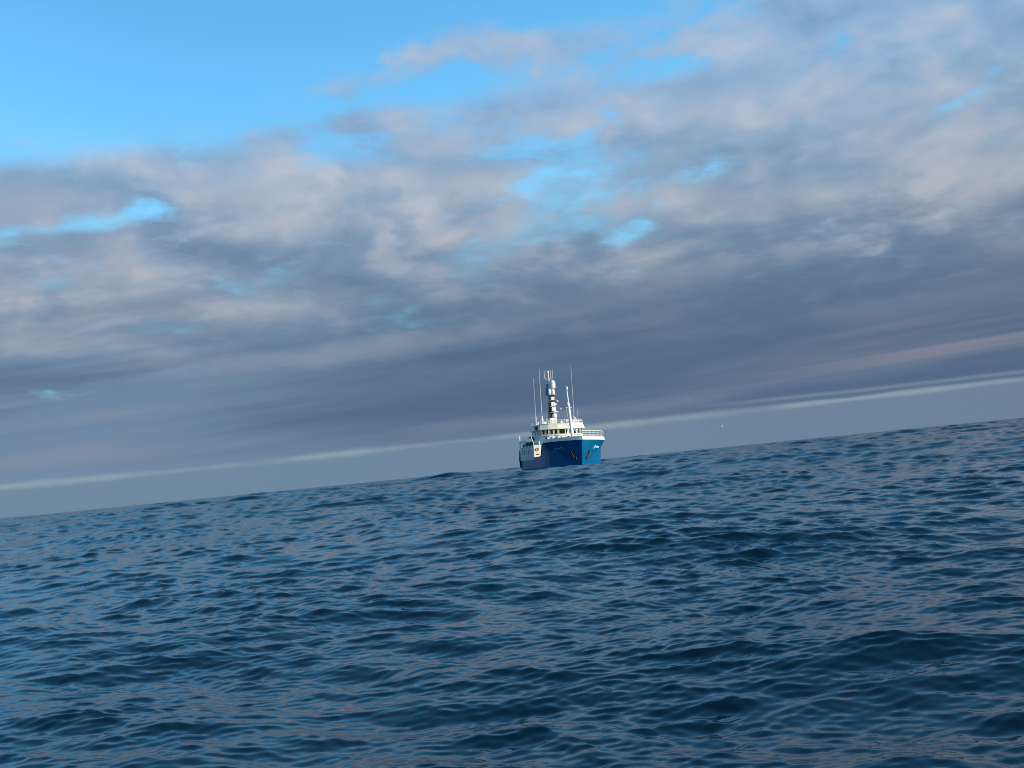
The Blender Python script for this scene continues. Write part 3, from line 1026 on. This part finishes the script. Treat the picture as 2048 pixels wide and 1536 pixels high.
# anchors in their recesses, name on each bow
for side in (-1, 1):
    c = hull_pt(1.75, 2.2, side)
    t = (hull_pt(2.1, 2.2, side) - hull_pt(1.4, 2.2, side)).normalized()
    u = (hull_pt(1.75, 2.6, side) - hull_pt(1.75, 1.8, side)).normalized()
    n = t.cross(u)
    if n.y * side < 0:
        n = -n
    bm = bmesh.new()
    ringv = [bm.verts.new(c + t * 0.38 * math.cos(a) + u * 0.42 * math.sin(a) + n * 0.05) for a in [2 * math.pi * k / 14 for k in range(14)]]
    back = [bm.verts.new(v.co - n * 0.14) for v in ringv]
    bm.faces.new(ringv)
    for k in range(14):
        bm.faces.new((ringv[k], back[k], back[(k + 1) % 14], ringv[(k + 1) % 14]))
    pocket = obj('anchor_pocket', bm, M_BLACK, ship)
    bm = bmesh.new()
    e = c + n * 0.14
    tube(bm, [e + u * 0.25, e - u * 0.55 - t * 0.12, e - u * 1.15 - t * 0.28], [0.10, 0.12, 0.15], 8)
    crown = e - u * 1.12 - t * 0.28
    tube(bm, [crown - t * 0.42 + u * 0.45 + n * 0.05, crown - t * 0.30, crown + t * 0.30, crown + t * 0.42 + u * 0.5 + n * 0.05], [0.05, 0.13, 0.13, 0.05], 8)
    obj('anchor', bm, M_OLIVE, pocket)
    # the name, too far away to read: a tall initial and a run of small letters
    bm = bmesh.new()
    def stroke(pts, r=0.045):
        path = []
        for a, z in pts:
            p = hull_pt(a, z, side)
            q = (hull_pt(a + 0.1, z, side) - hull_pt(a - 0.1, z, side)).cross(hull_pt(a, z + 0.1, side) - hull_pt(a, z - 0.1, side)).normalized()
            if q.y * side < 0:
                q = -q
            path.append(p + q * 0.02)
        tube(bm, path, r, 5)
    base = 2.95
    w = 0.05 if side > 0 else 0.02
    stroke([(2.75, base - 0.15), (2.85, base + 0.15), (3.0, base + 0.40), (3.12, base + 0.30)], w * 1.2)
    stroke([(3.05, base + 0.40), (3.15, base + 0.1), (3.2, base - 0.05)], w * 1.2)
    for k in range(7):
        a = 3.35 + k * 0.2
        stroke([(a, base), (a + 0.05, base + 0.20), (a + 0.12, base + 0.02)], w)
    obj('name_lettering', bm, M_TEXT, hull)

# ------------------------------------------------------------------ broken water along the hull
M_FOAM = paint('sea_foam', (0.62, 0.66, 0.68), 0.8, vary=0.12)


def hull_foam():
    """Ragged flecks of foam riding on the waves where the hull meets the sea."""
    bm = bmesh.new()
    mw = Matrix.LocRotScale(ship.location, ship.rotation_quaternion, ship.scale)
    pts, size = [], []
    for side, s0, s1, num in ((-1, 0.9, 30.0, 90), (1, 0.9, 7.0, 34)):
        for i in range(num):
            s = s0 + (s1 - s0) * rng.random() ** 1.5
            p = mw @ (hull_pt(s, -0.5, side) + Vector((0.25 * rng.random(), side * (0.12 + 0.75 * rng.random() ** 2), 0)))
            pts.append((p.x, p.y))
            size.append((0.12 + 0.45 * rng.random() ** 2) * (1.15 if s < 6 else 0.7))
    x, y = np.array([p[0] for p in pts]), np.array([p[1] for p in pts])
    q, _ = sea_surface(x, y, np.full(len(x), 1.05))
    for (px, py, pz), r in zip(q, size):
        n = 9
        st_ = 1.4 + rng.random() * 1.6
        a0 = rng.random() * 0.8 - 0.4
        rim, top = [], bm.verts.new((px, py, pz + 0.05 + r * 0.22))
        for k in range(n):
            a = 2 * math.pi * k / n
            rr = r * (0.55 + 0.75 * rng.random())
            u, v = rr * math.cos(a) * st_, rr * math.sin(a)
            rim.append(bm.verts.new((px + u * math.cos(a0) - v * math.sin(a0), py + u * math.sin(a0) + v * math.cos(a0), pz - 0.05)))
        for k in range(n):
            bm.faces.new((rim[k], rim[(k + 1) % n], top))
        bm.faces.new(rim[::-1])
    o = obj('foam', bm, M_FOAM, None, True)
    o['kind'] = 'stuff'
    o['label'] = 'thin broken foam along the waterline of the fishing vessel'
    o['category'] = 'foam'


hull_foam()

# ------------------------------------------------------------------ seabirds
M_GULL = paint('gull_feathers', (0.60, 0.62, 0.64), 0.8, vary=0.05)


def gull(name, loc, span, dihedral, heading, label, bank=0.0):
    """One gull on the wing: body, neck, head, tail and two bent wings as one mesh."""
    bm = bmesh.new()
    L = span * 0.42
    prof = [(-0.50, 0.10, 0.02), (-0.36, 0.16, 0.06), (-0.10, 0.20, 0.19), (0.14, 0.20, 0.20), (0.30, 0.13, 0.14), (0.40, 0.11, 0.12), (0.48, 0.06, 0.07), (0.58, 0.015, 0.02)]
    rings = []
    for x, w, h in prof:
        rings.append([bm.verts.new((x * L, w * L * 0.75 * math.cos(a), h * L * 0.75 * math.sin(a) + (0.03 * L if x > 0.3 else 0))) for a in [2 * math.pi * k / 8 for k in range(8)]])
    for a, c in zip(rings, rings[1:]):
        for k in range(8):
            bm.faces.new((a[k], a[(k + 1) % 8], c[(k + 1) % 8], c[k]))
    bm.faces.new(rings[0])
    bm.faces.new(rings[-1][::-1])
    for side in (-1, 1):
        sec = []
        for f, lead, chord, up in ((0.04, 0.22, 0.40, 0.08), (0.22, 0.30, 0.36, 0.34), (0.45, 0.34, 0.30, 0.60), (0.70, 0.20, 0.22, 0.62), (1.0, -0.14, 0.04, 0.50)):
            y = side * f * span / 2
            z = up * dihedral * span * 0.5 + 0.05 * L
            x1, x0 = lead * L, (lead - chord) * L
            th = 0.035 * L * (1.1 - f)
            sec.append([bm.verts.new(v) for v in ((x1, y, z), ((x0 + x1) / 2 + 0.05 * L, y, z + th), (x0, y, z), ((x0 + x1) / 2, y, z - th))])
        for a, c in zip(sec, sec[1:]):
            for k in range(4):
                bm.faces.new((a[k], a[(k + 1) % 4], c[(k + 1) % 4], c[k]))
        bm.faces.new(sec[0])
        bm.faces.new(sec[-1][::-1])
    o = obj(name, bm, M_GULL, None, True)
    o.location = loc
    o.rotation_euler = (R(bank), 0, R(heading))
    o['label'] = label
    o['category'] = 'gull'
    o['group'] = 'seabirds over the water'
    return o


def at(dx, dz, dist):
    return (dx * dist, dist, CAM_H + dz * dist)


gull('gull', at(0.1651, 0.0164, 150.0), 1.7, 0.75, 75, 'pale gull flying above the horizon right of the vessel', -12)
gull('gull', at(-0.0693, 0.0018, 420.0), 1.20, 0.5, 20, 'tiny gull skimming the horizon left of the vessel')
gull('gull', at(0.1028, 0.0006, 420.0), 1.20, 0.5, 150, 'tiny gull skimming the horizon just right of the bow')
